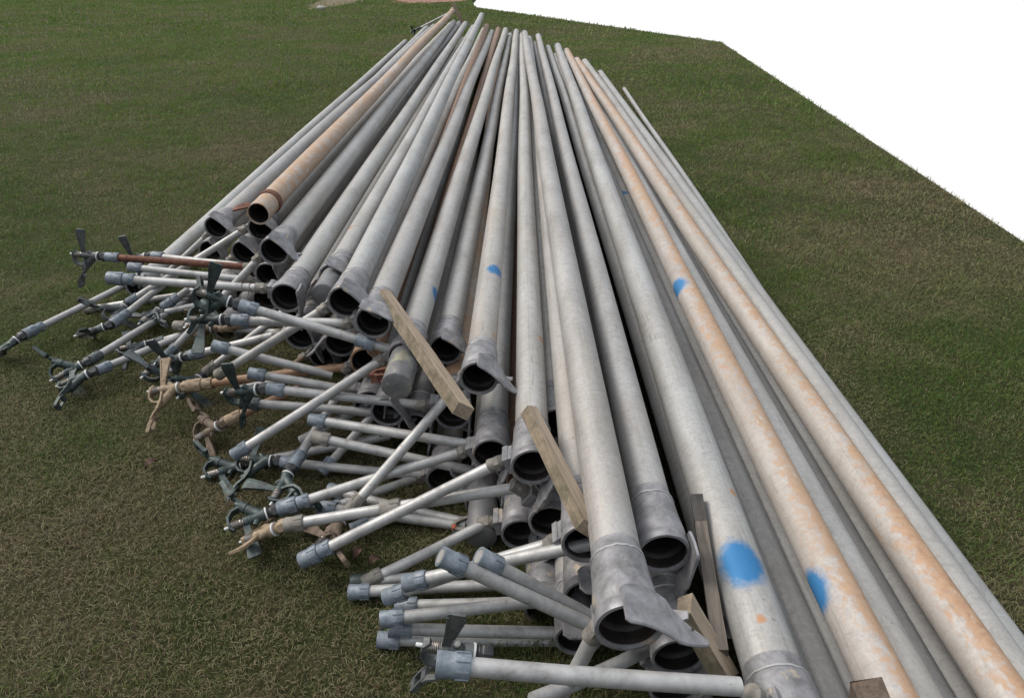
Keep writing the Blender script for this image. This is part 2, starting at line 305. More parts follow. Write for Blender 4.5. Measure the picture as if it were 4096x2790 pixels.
M['orange_pipe'] = pipe_mat('iron_stained_aluminium', 'orange')
M['orange_light'] = pipe_mat('flaky_orange_stain', 'orange_light')
M['brown_pipe'] = pipe_mat('brown_stained_and_shaded_aluminium', 'brown')
M['riser'] = simple_mat('riser_aluminium', [(.22, .21, .20), (.38, .375, .365), (.48, .475, .465), (.56, .555, .545)], .3, .47, 14, (1, 1, 1), .25, ((.2, .15, .11), 55, .68))
M['rust'] = simple_mat('rusty_steel', [(.05, .02, .014), (.13, .045, .025), (.22, .09, .045)], 0, .8, 30, (1, 1, 1), .5)
M['rust2'] = simple_mat('rust_flecked_tube', [(.10, .06, .04), (.25, .17, .11), (.38, .30, .23)], 0.1, .7, 30)
M['orange'] = simple_mat('ochre_stained_tube', [(.20, .11, .06), (.36, .21, .12), (.45, .33, .22)], 0, .65, 28)
M['tan'] = simple_mat('mud_coated_brass', [(.16, .11, .07), (.30, .22, .14), (.40, .31, .21)], 0, .7, 45)
M['brown'] = simple_mat('muddy_brown_brass', [(.06, .043, .03), (.14, .10, .07), (.24, .185, .13)], 0, .75, 45)
M['zinc'] = simple_mat('galvanised_coupling', [(.10, .125, .15), (.19, .225, .26), (.30, .33, .36)], .25, .6, 34, (1, 1, 1), .35, ((.09, .10, .12), 260, .6))
M['tanc'] = simple_mat('weathered_coupling', [(.12, .115, .10), (.22, .205, .18), (.30, .28, .24)], .15, .7, 34, (1, 1, 1), .35, ((.1, .09, .08), 260, .6))
M['dark'] = simple_mat('dark_coupling', [(.045, .055, .06), (.09, .105, .11), (.14, .155, .16)], .3, .55, 34)
M['bronze'] = simple_mat('verdigris_bronze', [(.020, .025, .026), (.040, .052, .053), (.058, .085, .08), (.12, .135, .13)], .35, .5, 38)
M['bronze_grey'] = simple_mat('grey_bronze', [(.06, .065, .065), (.12, .13, .13), (.19, .20, .195)], .35, .5, 38)
M['nipple'] = simple_mat('dark_nipple', [(.03, .033, .037), (.06, .063, .068), (.10, .085, .07)], .3, .5, 40)
M['cast'] = simple_mat('cast_aluminium', [(.12, .118, .118), (.21, .208, .215), (.31, .305, .32), (.40, .39, .39)], .25, .5, 22, (1, 1, 1), .35, ((.36, .30, .22), 16, .64))
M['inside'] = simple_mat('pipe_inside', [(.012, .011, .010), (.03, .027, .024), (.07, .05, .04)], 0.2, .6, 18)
M['white'] = simple_mat('white_plastic', [(.55, .56, .55), (.72, .73, .72)], 0, .45, 40)
M['steel'] = simple_mat('spring_steel', [(.25, .22, .19), (.45, .43, .40)], .8, .35, 60)
M['wood'] = None
def wood_mat(name, cols, dark_side=None):
    cols = [tuple(.78 * q for q in c) for c in cols]
    m, t, b = newmat(name); raw, v, rnd = objvec(t)
    g = noise(t, mapping(t, v, (70, 70, 4)), 1.0, 6, .7, 1.5); n = noise(t, v, 22, 6, .75); n6 = noise(t, v, 7, 4, .6)
    col = ramp(t, g, [(.3, cols[0]), (.5, cols[1]), (.7, cols[2])])
    col = mix(t, ramp(t, n6, [(.48, 0.0), (.75, .45)]), col, (.16, .14, .115))
    if dark_side:
        geo = nd(t, 'ShaderNodeTexCoord'); s = nd(t, 'ShaderNodeSeparateXYZ'); t.links.new(geo.outputs['Normal'], s.inputs[0])
        f = math_(t, 'MULTIPLY', ramp(t, math_(t, 'MULTIPLY', s.outputs[0], -1.0), [(.35, 0.0), (.55, 1.0)]), ramp(t, n, [(.34, 1.0), (.60, .35)]))
        col = mix(t, f, col, dark_side)      # one face of the board is darker, broken up by noise
    col = mix(t, ramp(t, noise(t, mapping(t, v, (140, 140, 9)), 1.0, 3, .6), [(.3, .6), (.4, 0.0)]), col, (.06, .04, .03))
    t.links.new(col, b.inputs['Base Color']); b.inputs['Roughness'].default_value = .8
    bump(t, b, g, .4, .002); return m
M['wood'] = wood_mat('pale_softwood', [(.18, .135, .095), (.33, .255, .18), (.42, .34, .25)], (.075, .065, .038))
M['wood_grey'] = wood_mat('grey_softwood', [(.05, .042, .034), (.12, .10, .08), (.18, .15, .12)])
M['wood_char'] = wood_mat('charred_wood', [(.012, .011, .010), (.03, .028, .026), (.06, .05, .045)])
M['wood_brown'] = wood_mat('rotten_brown_wood', [(.035, .022, .015), (.09, .062, .042), (.15, .11, .075)])

# ------------------------------------------------------------ mesh helpers
def mesh_obj(name, bm, mat, parent=None, smooth=True, autos=None):
    me = bpy.data.meshes.new(name); bmesh.ops.recalc_face_normals(bm, faces=bm.faces[:])
    bm.to_mesh(me); bm.free(); me.materials.append(mat)
    if smooth: me.polygons.foreach_set('use_smooth', [True] * len(me.polygons))
    if smooth: me.set_sharp_from_angle(angle=R(autos or 38))
    o = bpy.data.objects.new(name, me); COL.objects.link(o)
    if parent: o.parent = parent
    return o
def tag(o, label=None, cat=None, group=None, kind=None):
    for k, v in (('label', label), ('category', cat), ('group', group), ('kind', kind)):
        if v: o[k] = v
    return o
def ortho(d, hint=Vector((0, 0, 1))):
    d = Vector(d).normalized(); x = hint.cross(d)
    if x.length < 1e-4: x = Vector((1, 0, 0)).cross(d)
    x.normalize(); return x, d.cross(x).normalized(), d
def lathe(bm, prof, o=Vector((0, 0, 0)), ax=Vector((0, 0, 1)), n=32, wob=0.0, closed=False, seed=0):
    """revolve (z, r) pairs about ax through o"""
    x, y, z = ortho(ax); rings = []
    rr = random.Random(seed)
    ph = [rr.uniform(0, 6.28) for _ in range(4)]
    for (h, r) in prof:
        ring = []
        for i in range(n):
            a = 2 * math.pi * i / n; q = r * (1 + wob * (math.sin(2 * a + ph[0] + h * 1.3) * .6 + math.sin(3 * a + ph[1] - h * 2.1) * .4))
            ring.append(bm.verts.new(Vector(o) + z * h + x * q * math.cos(a) + y * q * math.sin(a)))
        rings.append(ring)
    for a, b in zip(rings, rings[1:]):
        for i in range(n): bm.faces.new((a[i], a[(i + 1) % n], b[(i + 1) % n], b[i]))
    if closed:
        bm.faces.new(rings[0]); bm.faces.new(rings[-1][::-1])
    return rings
def tube_path(bm, pts, rad, n=12, cap=True):
    pts = [Vector(p) for p in pts]; rings = []; px = None
    for i, p in enumerate(pts):
        d = (pts[min(i + 1, len(pts) - 1)] - pts[max(i - 1, 0)]).normalized()
        if px is None: x, y, _ = ortho(d)
        else:
            x = (px - d * px.dot(d)).normalized(); y = d.cross(x)
        px = x; r = rad[i] if isinstance(rad, (list, tuple)) else rad
        rings.append([bm.verts.new(p + x * r * math.cos(2 * math.pi * k / n) + y * r * math.sin(2 * math.pi * k / n)) for k in range(n)])
    for a, b in zip(rings, rings[1:]):
        for i in range(n): bm.faces.new((a[i], a[(i + 1) % n], b[(i + 1) % n], b[i]))
    if cap: bm.faces.new(rings[0][::-1]); bm.faces.new(rings[-1])
def ribbon(bm, pts, wdir, ws, th):
    """flat bar swept along pts, ws = half widths along wdir, th = thickness"""
    wdir = Vector(wdir).normalized(); pts = [Vector(p) for p in pts]; rings = []
    for i, p in enumerate(pts):
        d = (pts[min(i + 1, len(pts) - 1)] - pts[max(i - 1, 0)]).normalized(); w = (wdir - d * wdir.dot(d)).normalized(); nn = d.cross(w)
        hw = ws[i] if isinstance(ws, (list, tuple)) else ws
        rings.append([bm.verts.new(p + w * a * hw + nn * c * th * .5) for a, c in ((-1, -1), (1, -1), (1, 1), (-1, 1))])
    for a, b in zip(rings, rings[1:]):
        for i in range(4): bm.faces.new((a[i], a[(i + 1) % 4], b[(i + 1) % 4], b[i]))
    bm.faces.new(rings[0][::-1]); bm.faces.new(rings[-1])
def bevel(bm, w, seg=1):
    bmesh.ops.bevel(bm, geom=[e for e in bm.edges if len(e.link_faces) == 2 and e.calc_face_angle(0) > .7], offset=w, segments=seg, affect='EDGES', profile=.6)
def empty(name, mtx):
    o = bpy.data.objects.new(name, None); COL.objects.link(o); o.empty_display_size = .1; o.matrix_world = mtx; return o

# ------------------------------------------------------------ sprinkler, in local coordinates (z = axis, x = nozzle side, -x = paddle side)
def sprinkler_meshes():
    out = {}
    b = bmesh.new()
    lathe(b, [(-.004, .012), (-.004, .0185), (.0, .021), (.016, .021), (.019, .018)], n=6); lathe(b, [(.016, .0), (.016, .0155), (.024, .0155), (.025, .0178), (.028, .0155), (.029, .0178), (.032, .0155), (.033, .0)], n=20)
    out['hex_nipple'] = b
    b = bmesh.new(); lathe(b, [(.033, .012), (.033, .0205), (.0375, .0205), (.0375, .012)], n=24); out['seal_ring'] = b
    b = bmesh.new()
    lathe(b, [(.0375, .0), (.0375, .0185), (.044, .0190), (.052, .0165), (.060, .0150), (.075, .0125), (.080, .0150), (.088, .0150), (.089, .004)], n=20)
    tube_path(b, [(0, 0, .050), (.018, 0, .066), (.040, 0, .086), (.041, 0, .0865), (.058, 0, .102), (.059, 0, .103), (.070, 0, .113)], [.0165, .0155, .0150, .0175, .0165, .0115, .0098], 14)
    tube_path(b, [(0, 0, .055), (-.014, 0, .068), (-.022, 0, .074)], [.012, .0095, .008], 10)
    out['nozzle_body'] = b
    b = bmesh.new()
    ribbon(b, [(.042, 0, .090), (.049, 0, .108), (.045, 0, .128), (.028, 0, .142), (.010, 0, .143), (-.008, 0, .141), (-.017, 0, .130)], (0, 1, 0), [.012, .014, .013, .012, .012, .012, .007], .0065)
    lathe(b, [(.134, .0), (.134, .013), (.139, .014), (.143, .011), (.143, .0)], n=16)
    bevel(b, .0012); out['bridge'] = b
    b = bmesh.new(); pts = []
    for i in range(8 * 12 + 1):
        a = 2 * math.pi * i / 12; pts.append((.0128 * math.cos(a), .0128 * math.sin(a), .104 + .030 * i / 96))
    tube_path(b, pts, .00135, 5); lathe(b, [(.100, .0), (.100, .0095), (.134, .0095)], n=12); out['spring'] = b
    b = bmesh.new(); lathe(b, [(.140, .0), (.140, .0048), (.156, .0046), (.158, .0030), (.158, .0)], n=12); out['pin'] = b
    b = bmesh.new()
    lathe(b, [(.089, .004), (.089, .0145), (.102, .0145), (.102, .004)], n=18)
    ribbon(b, [(-.008, 0, .096), (-.028, .002, .096), (-.06, .003, .094), (-.095, .002, .092), (-.116, 0, .092), (-.121, 0, .092)], (0, 0, 1), [.010, .0095, .0135, .0185, .0200, .0165], .0065)
    for s in (-1, 1):
        ribbon(b, [(-.045, .0045, .094 + s * .009), (-.08, .0050, .093 + s * .0135), (-.112, .0035, .092 + s * .0175)], (0, 0, 1), .0022, .0055)
    ribbon(b, [(.008, .004, .095), (.028, .014, .090), (.052, .021, .088), (.076, .020, .098), (.094, .014, .116), (.108, .012, .124)], (0, 1, .25), [.0065, .0060, .0065, .0070, .0075, .0070], .0075)
    for s in (-1, 1):
        ribbon(b, [(.100, s * .012, .120), (.126, s * .013, .130), (.155, s * .0125, .138)], (0, 1, 0), .0028, .013)
    ribbon(b, [(.099, 0, .117), (.112, 0, .124)], (0, 1, 0), [.0145, .0145], .013)
    ribbon(b, [(.142, 0, .134), (.158, 0, .140)], (0, 1, 0), [.0150, .0125], .013)
    bevel(b, .0011); out['impact_arm'] = b
    return out
SPR = {}
def spr_mesh(part, mat):
    k = (part, mat.name)
    if k not in SPR:
        b = sprinkler_meshes()[part]; bmesh.ops.recalc_face_normals(b, faces=b.faces[:]); me = bpy.data.meshes.new(part); b.to_mesh(me); b.free()
        me.materials.append(mat); me.polygons.foreach_set('use_smooth', [True] * len(me.polygons)); me.set_sharp_from_angle(angle=R(40)); SPR[k] = me
    return SPR[k]
def add_sprinkler(world_T, ax, X, mat, parent, inv):
    """sprinkler body is a part of its pipe, the rest are sub-parts of the body"""
    z = Vector(ax).normalized(); x = Vector(X); x = (x - z * x.dot(z)).normalized(); y = z.cross(x)
    mt = Matrix(((x.x, y.x, z.x, world_T[0]), (x.y, y.y, z.y, world_T[1]), (x.z, y.z, z.z, world_T[2]), (0, 0, 0, 1)))
    nip = M['nipple'] if mat not in ('tan', 'brown') else M[mat]
    body = bpy.data.objects.new('sprinkler_head', spr_mesh('nozzle_body', M[mat])); COL.objects.link(body)
    if parent: body.parent = parent
    body.matrix_local = inv @ mt @ Matrix.Scale(1.1, 4)
    for part, mm in (('hex_nipple', nip), ('seal_ring', M['white']), ('bridge', M[mat]), ('spring', M['steel']), ('pin', M['white']), ('impact_arm', M[mat])):
        c = bpy.data.objects.new(part, spr_mesh(part, mm)); COL.objects.link(c); c.parent = body
    return body

# ------------------------------------------------------------ riser: tube + coupling, points in parent's local frame
def threaded(bm, p, d, r, h, n=18, k=4):
    prof = [(0, r * .5), (0, r)]
    for i in range(k): prof += [(h * (i + .25) / k, r * 1.07), (h * (i + .75) / k, r * .97)]
    prof += [(h, r), (h, r * .5)]
    lathe(bm, prof, p, d, n)
def add_riser(B, T, tm, cm, st, parent, has_spr, kink=0.0, name='riser'):
    d = (T - B); Ln = d.length; d.normalize(); x, y, _ = ortho(d)
    b = bmesh.new(); N = 7; sag = random.uniform(-.004, .006)
    pts = [B + d * Ln * i / N + y * sag * math.sin(math.pi * i / N) + x * kink * math.sin(math.pi * i / N) for i in range(N + 1)]
    tube_path(b, pts, .0171, 20, True)
    tmat = M['riser'] if tm == 'alu' else M[tm]
    ro = mesh_obj(name, b, tmat, parent)
    cr = .0235; cl = .062
    def coup(p, q, l=cl, r=cr, open_end=True):
        b = bmesh.new()
        prof = [(l, .017), (l, r * .97), (l - .002, r), (l * .52, r), (l * .5, r * .965), (.002, r * 1.01), (0, r * .98), (0, .0185), (.02, .0175), (.034, .0160), (.034, .0)]
        lathe(b, prof, p, q, 26)
        xx, yy, zz = ortho(q)
        for k in range(8):       # cast ribs round the socket
            a = k * math.pi / 4 + .3
            c = p + q * l * .76 + (xx * math.cos(a) + yy * math.sin(a)) * (r + .0004)
            ribbon(b, [c - q * l * .2, c + q * l * .2], (-xx * math.sin(a) + yy * math.cos(a)), .0016, .0032)
        mesh_obj('coupling', b, M[cm], ro)
    if st in ('s', 'M', 'm'): coup(T, -d)
    if st == 'd':
        coup(T + d * .03, -d, .062, .0265); coup(T - d * .034, -d, .04, .0235)
        b = bmesh.new(); lathe(b, [(0, .0), (0, .024), (.002, .0265), (.012, .0265), (.013, .02)], T + d * .018, d, 6); mesh_obj('hex_bushing', b, M['tanc' if cm != 'rust' else 'rust'], ro)
    if st == 'M': coup(T + (B - T) * .72, -d, .066, .0255)
    if st == 'm': coup(T + (B - T) * .42, -d, .062, .0255)
    return ro
def add_boss(C, B, parent):
    d = (B - C); Ln = d.length; d.normalize()
    axz = Vector((0, 0, 1)); s = d.cross(axz).normalized()
    b = bmesh.new()
    for (r0, r1, hw, hz) in ((.0565, .074, .024, .030), (.070, .086, .0265, .033)):
        vs = [bm_v for bm_v in (b.verts.new(C + d * r + s * a * hw + axz * c * hz) for r in (r0, r1) for a, c in ((-1, -1), (1, -1), (1, 1), (-1, 1)))]
        f = [(0, 1, 2, 3), (7, 6, 5, 4), (0, 4, 5, 1), (1, 5, 6, 2), (2, 6, 7, 3), (3, 7, 4, 0)]
        for q in f: b.faces.new([vs[i] for i in q])
    bevel(b, .006, 2)
    mesh_obj('riser_boss', b, M['cast'], parent)
    b = bmesh.new(); e = C + d * .084
    if Ln > .095:
        threaded(b, e, d, .0205, .020); lathe(b, [(.018, .0), (.018, .022), (.020, .0245), (.034, .0245), (.036, .0215), (.052, .0205), (.052, .0)], e, d, 6)
        lathe(b, [(.034, .0), (.034, .0212), (.056, .0212), (.058, .019), (.058, .0)], e, d, 20)
    else:
        threaded(b, e, d, .0205, .014); lathe(b, [(.010, .0), (.010, .022), (.012, .0245), (.022, .0245), (.024, .0212), (.036, .0205), (.036, .0)], e, d, 8)
    mesh_obj('threaded_adapter', b, M['tanc'], parent)

# ------------------------------------------------------------ coupler: bell + foot plate, local frame of its pipe (mouth at z=0, pipe runs to +z)
def add_coupler(parent, r, d, mat, z0=0.0, sgn=1.0, seed=0, ear=.4):
    """d = unit vector (x, y) in which the riser leaves; the foot plate lies opposite"""
    k = r / .0508; axs = Vector((0, 0, sgn)); o = Vector((0, 0, z0))
    b = bmesh.new()
    prof = [(.20, .0515), (.165, .0530), (.160, .0550), (.150, .0560), (.115, .0575), (.085, .0600), (.058, .0625), (.046, .0620), (.036, .0595), (.030, .0595), (.024, .0630), (.004, .0640), (0, .0630), (0, .0562), (.004, .0548), (.008, .0548)]
    lathe(b, [(h, q * k) for h, q in prof], o, axs, 40, .006, seed=seed)
    # weld bead
    bell = mesh_obj('coupler', b, M[mat], parent, autos=30)
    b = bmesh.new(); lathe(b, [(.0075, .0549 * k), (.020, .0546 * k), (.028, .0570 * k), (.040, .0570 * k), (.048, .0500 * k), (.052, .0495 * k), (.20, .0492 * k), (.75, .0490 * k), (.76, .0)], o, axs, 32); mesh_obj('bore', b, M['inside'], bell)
    b = bmesh.new(); rr = random.Random(seed)
    x, y, z = ortho(axs); pts = []
    for i in range(49):
        a = 2 * math.pi * i / 48; q = r + .0035 + rr.uniform(-.001, .001); pts.append(o + z * (.1655 + rr.uniform(-.0012, .0012)) + x * q * math.cos(a) + y * q * math.sin(a))
    tube_path(b, pts, .0026, 6); mesh_obj('weld_bead', b, M['riser'], bell)
    # foot plate
    n = Vector((-d[0], -d[1], 0)).normalized(); t = n.cross(Vector((0, 0, 1))).normalized()
    if t.y > 0: t = -t
    b = bmesh.new(); NU = 22; rows = []
    for i in range(NU + 1):
        u0 = -.060 if ear else -.052; u = u0 + (.124 - u0) * i / NU
        if u < -.05: f, bk = -.042 + (-.05 - u) * .5, .034 - (-.05 - u) * 1.4
        elif u < .05: f, bk = -.047 + .006 * math.cos(u * 30), .034 + .014 * math.cos(u * 30)
        else:
            q = (u - .05) / .078; f = -.047 + .018 * q * q; bk = .035 - .056 * q ** .8
        if bk < f + .012: bk = f + .012
        lift = .0565 + .0032 * math.cos(u / .04) if abs(u) < .06 else .0568 - .0032 * .9
        if u < -.045: lift += (-.045 - u) * ear
        if u > .1: lift += (u - .1) * .10
        rows.append((u, f, bk, lift))
    th = .0055; V = []
    for (u, f, bk, lf) in rows:
        ring = []
        bo = .0025 if abs(u) < .05 else 0
        for (zz, off) in ((f, 0), (f, th), ((f + bk) / 2, th + .001), (bk, th * .7 + bo), (bk, bo - .004), ((f + bk) / 2, 0)):
            p = o + t * u * k + n * (lf + off) * k + axs * zz
            ring.append(b.verts.new(p))
        V.append(ring)
    for a, c in zip(V, V[1:]):
        for i in range(6): b.faces.new((a[i], a[(i + 1) % 6], c[(i + 1) % 6], c[i]))
    b.faces.new(V[0]); b.faces.new(V[-1][::-1])
    # rolled rim on the front edge and webs to the bell
    tube_path(b, [o + t * u * k + n * (lf + th * .5) * k + axs * f for (u, f, bk, lf) in rows], .0044, 7)
    ribbon(b, [o + t * .058 * k + n * .022 * k + axs * .03, o + t * .090 * k + n * .064 * k + axs * .018], axs, [.022, .008], .006)
    bevel(b, .0008)
    mesh_obj('foot_plate', b, M[mat], parent, autos=45)
    return bell

# ------------------------------------------------------------ pipes
LAB = {
 'P1': 'lowest aluminium pipe on the far left edge, lying against the grass',
 'F2': 'low left pipe, dark mouth just beneath the leftmost flared coupler',
 'P2': 'aluminium pipe with the leftmost large flared coupler, next to the orange pipe',
 'P3': 'orange stained pipe with open plain end and rusty ring, on top at left',
 'N3': 'pipe directly beneath the open orange pipe end, mouth half hidden by it',
 'N4': 'pipe whose dark mouth sits between and below the orange end and next flared coupler',
 'N5': 'bright pipe right of the orange one, with flared coupler and kinked riser',
 'N6': 'dull pipe at the base of the rust-brown riser, under a flared coupler',
 'N7': 'aluminium pipe with wire tied on its riser and upright foot plate beside its mouth',
 'N8': 'mottled pipe closed by the small plain plug, left side of the pile',
 'N9': 'bright pipe with flared coupler just right of the small plug, reaching farthest back',
 'N10': 'pipe with white-scuffed flared coupler just left of the longest wooden board',
 'L8': 'dark grey pipe sunk between two bright ones left of the longest board',
 'L9': 'brown stained pipe sunk in the pile, with rusty coupler and ochre riser',
 'N11': 'bright pipe closed by the large lichen-marked plug, crossed by the longest board',
 'L11': 'faintly brown pipe in the gap left of the big plug, mouth in deep shade',
 'N12': 'scratched pipe with flared coupler just right of the longest wooden board',
 'N13': 'pipe with smeared blue paint and long pointed foot plate, centre of the pile',
 'N14': 'dull pipe under the long pointed foot plate, feeding the big green sprinkler riser',
 'L17': 'second-layer pipe, grit-filled mouth under the coupler beside the mossy board',
 'N15': 'straight middle pipe with wide round mouth beside the mossy-ended board',
 'L15b': 'low pipe whose coupler peeps out behind the mossy-ended board',
 'L19': 'pipe half hidden left of the front centre pipe, its coupler lying under it',
 'N17': 'long bright pipe with the largest flared coupler and holed foot plate, front centre',
 'N18': 'bright pipe with brown-scuffed coupler beside the blackened board',
 'L23': 'pipe whose mouth lies under the front centre coupler beside the short board',
 'N20': 'warm grey pipe right of a black gap, running behind the blackened board',
 'N21': 'thick pipe with large blue patch and cast lettering on its coupler',
 'A': 'shaded pipe between the one with the large blue patch and left orange one',
 'A2': 'pipe mostly hidden under the right flank of the thick blue-patched pipe',
 'B': 'shaded pipe tucked under the left flank of the left orange stained pipe',
 'O1': 'orange stained pipe with white flakes and two blue spray patches',
 'C': 'shaded pipe touching the right flank of the orange pipe with blue patches',
 'D': 'grey pipe left of the black gap between the two orange stained pipes',
 'E': 'dark pipe at the bottom of the gap between the two orange pipes',
 'O2': 'mottled tan and orange pipe, rightmost of the stained ones',
 'G1': 'grey pipe against the right flank of the mottled tan pipe',
 'G2': 'grey pipe second from the grass on the right edge of the pile',
 'F28': 'thin pipe lying in the grass at right, far end apart from the pile',
 'L4': 'low pipe mouth under the coupler at the end of the rusty riser',
 'L5': 'low pipe mouth at left behind the crossed sprinkler arms',
 'L6': 'ground-level pipe mouth at left behind the tan riser coupling',
 'L7': 'low pipe in shadow below the small plugged coupler',
 'L10': 'deeply shaded pipe mouth below the rusty coupler',
 'L12': 'low pipe left of the greenish mouth under the longest board',
 'L13': 'greenish grey pipe mouth under the lower end of the longest board',
 'L15': 'low pipe with ribbed riser socket, mouth behind the middle diagonal risers',
 'L16': 'ground-level pipe closed by the plug with the red bolt',
 'L18': 'ground-level pipe mouth in deep shade right of the red-bolted plug',
 'L20': 'pipe whose dark coupler hides left of the largest front coupler',
 'L21': 'ground-level mouth in shade behind the two crossing blue-coupled risers',
 'L22': 'pipe near the ground feeding the lowest fully horizontal riser',
 'L24': 'lowest pipe mouth at the bottom edge, below the short board',
 'L25': 'ground-level pipe hardly visible under the leftmost risers',
 'L26': 'ground-level pipe with a short rusty stub in the dark middle',
 'L27': 'dark pipe mouth under the wire-tied riser, feeding the dull brown riser',
}
KIND = {'P3': 'orange_pipe', 'O1': 'orange_light', 'O2': 'orange_light', 'L9': 'brown_pipe', 'L11': 'brown_pipe', 'L13': 'orange_pipe', 'L18': 'brown_pipe'}  # L18's brown is dirt plus its deep shade put into the colour
blue = {}
for n, p, s in BLUE: blue.setdefault(n, []).append((p, s))
spot = {}
for n, p, s in SPOT: spot.setdefault(n, []).append((p, s))
ROLL = {'N8': (.55, -.83), 'L11': (.8, -.5), 'L21': (.3, -.9), 'L26': (.8, -.3), 'N6': (1, -.2), 'L4': (1, .1), 'L18': (.9, .3), 'N17': (.47, -.88), 'N13': (.66, -.75), 'N7': (1, .05), 'N18': (1, .12), 'N10': (.4, -.92), 'N12': (.6, -.8), 'N9': (.72, -.7), 'N5': (.72, -.7), 'P2': (.66, -.75), 'N11': (.7, -.7), 'L13': (1, 0), 'L16': (1, .1), 'N15': (.95, .35), 'N14': (.95, .3), 'N3': (.6, -.8), 'N4': (.7, -.7)}
risers = {}
for r in RISERS: risers.setdefault(r[0], []).append(r)
PM = {}
def basis(a, b):
    z = (Vector(b) - Vector(a)).normalized(); x = Vector((0, 0, 1)).cross(z).normalized(); y = z.cross(x)
    return Matrix(((x.x, y.x, z.x, a[0]), (x.y, y.y, z.y, a[1]), (x.z, y.z, z.z, a[2]), (0, 0, 0, 1)))
plugged = {'N11': -.184, 'N8': -.178, 'L16': -.16}
for idx, (n, a, b_, rad) in enumerate(PIPES):
    mt = basis(a, b_); Lp = (Vector(b_) - Vector(a)).length
    root = empty('irrigation_pipe', mt); tag(root, LAB[n], 'pipe', 'irrigation pipes stacked in the pile'); PM[n] = (root, mt)
    inv = mt.inverted()
    r = .0508 if rad > .04 else .0265
    if n == 'N21': r = .0615
    if n == 'N17': r = .0545
    kind = KIND.get(n, 'alu')
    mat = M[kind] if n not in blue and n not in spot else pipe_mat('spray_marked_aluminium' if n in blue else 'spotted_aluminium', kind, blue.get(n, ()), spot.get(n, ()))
    if n in blue and kind == 'alu': pass
    # tube with slight waviness
    b = bmesh.new(); NS = 40; rr = random.Random(idx); z1 = .17 if n != 'P3' else 0.0
    prof = [(z1 + (Lp - z1) * i / NS, r) for i in range(NS + 1)]
    if n == 'P3': prof = [(.01, r * .88), (.0, r * .90), (0, r * .985)] + [(h, r) for h, q in prof[1:]]
    rings = lathe(b, prof + [(Lp, r * .95), (Lp - .3, r * .94)], n=36, wob=.012, seed=idx)
    pa, pb = rr.uniform(0, 6), rr.uniform(0, 6); am = .006 if n != 'O2' else .012
    for ring in rings:
        for v in ring:
            h = v.co.z; k = math.sin(math.pi * min(1, max(0, h / Lp)))
            v.co.x += am * k * math.sin(h * .9 + pa); v.co.y += am * .6 * k * math.sin(h * .7 + pb)
    mesh_obj('tube', b, mat, root, autos=60)
    # band near the male end
    b = bmesh.new(); lathe(b, [(Lp - .012, r * .95), (Lp - .012, r + .003), (Lp + .001, r + .003), (Lp + .001, r * .93)], n=32)
    bm_ = M['rust'] if n in ('L9', 'O1', 'P3') else (M['zinc'] if n in ('L11', 'N18', 'N21', 'N17') else M['riser'])
    if n != 'P3': mesh_obj('end_band', b, bm_, root)
    else: b.free()
    if rad > .04 and n != 'P3':
        # latch hook beside the male end
        b = bmesh.new(); sgn = 1 if idx % 2 else -1
        ribbon(b, [(sgn * r * .8, r * .75, Lp - .19), (sgn * (r + .022), r * .9, Lp - .15), (sgn * (r + .045), r * .7, Lp - .13), (sgn * (r + .055), r * .3, Lp - .14)], (0, 0, 1), .012, .006)
        mesh_obj('latch_hook', b, M['dark'], root)
    rl = risers.get(n, [])
    if n == 'P3':
        b = bmesh.new(); lathe(b, [(.145, r), (.147, r + .0055), (.185, r + .0055), (.187, r)], n=36); mesh_obj('end_ring', b, M['rust'], root)
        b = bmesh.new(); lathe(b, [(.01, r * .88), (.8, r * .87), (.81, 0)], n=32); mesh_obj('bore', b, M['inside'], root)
        b = bmesh.new(); ribbon(b, [(r * .7, r * .1, .10), (r + .02, r * .25, .085), (r + .06, r * .15, .065), (r + .085, -.005, .07)], (0, .3, 1), [.010, .018, .020, .010], .008); mesh_obj('latch_hook', b, M['rust'], root)
        Bf = inv @ Vector(FARRISER[0]); Tf = inv @ Vector(FARRISER[1]); Cf = Vector((0, 0, Bf.z)); dd = (Tf - Cf).normalized()
        add_coupler(root, r, (dd.x, dd.y), 'orange', Lp + .02, -1.0, 99)
        add_riser(Bf, Tf, 'alu', 'dark', 's', root, True); add_boss(Cf, Bf, root)
        add_sprinkler(FARRISER[1], FARRISER[2], FARRISER[3], 'bronze', root, inv)
        continue
    if n in ('A', 'A2', 'B', 'C', 'D', 'E', 'O1', 'O2', 'G1', 'G2', 'F28', 'N20'):
        d = (1, .2)
        if rl == []:
            continue
    if rl:
        T0 = inv @ Vector(rl[0][2]); B0 = inv @ Vector(rl[0][1]); C = Vector((0, 0, .075)); dv = (B0 - C)
        d = Vector((dv.x, dv.y)).normalized()
    else: d = ROLL.get(n, (.8, -.6))
    d = ROLL.get(n, d)
    cm = 'orange' if n == 'L9' else 'cast'
    bell = add_coupler(root, r, d, cm, seed=idx, ear=0.0 if n in ('N17', 'N13', 'N7', 'N18', 'N12', 'N15', 'N14', 'L13') else .4)
    for (_, Bw, Tw, tm, c2, st, sp) in rl[:1]:
        Bl = inv @ Vector(Bw); Tl = inv @ Vector(Tw); C = Vector((0, 0, .075))
        dv = Bl - C; dv = Vector((dv.x, dv.y, 0)).normalized()
        add_boss(C, C + dv * .1, root)
        Bl = C + dv * .115 if (Bl - C).length < .15 else Bl
        add_riser(Bl, Tl, tm, c2, st, root, bool(sp))
        if sp:
            off = .03 if st == 'd' else 0
            u = (Vector(Tw) - Vector(Bw)).normalized() * off
            add_sprinkler(Vector(Tw) + u, sp[0], sp[1], sp[2], root, inv)
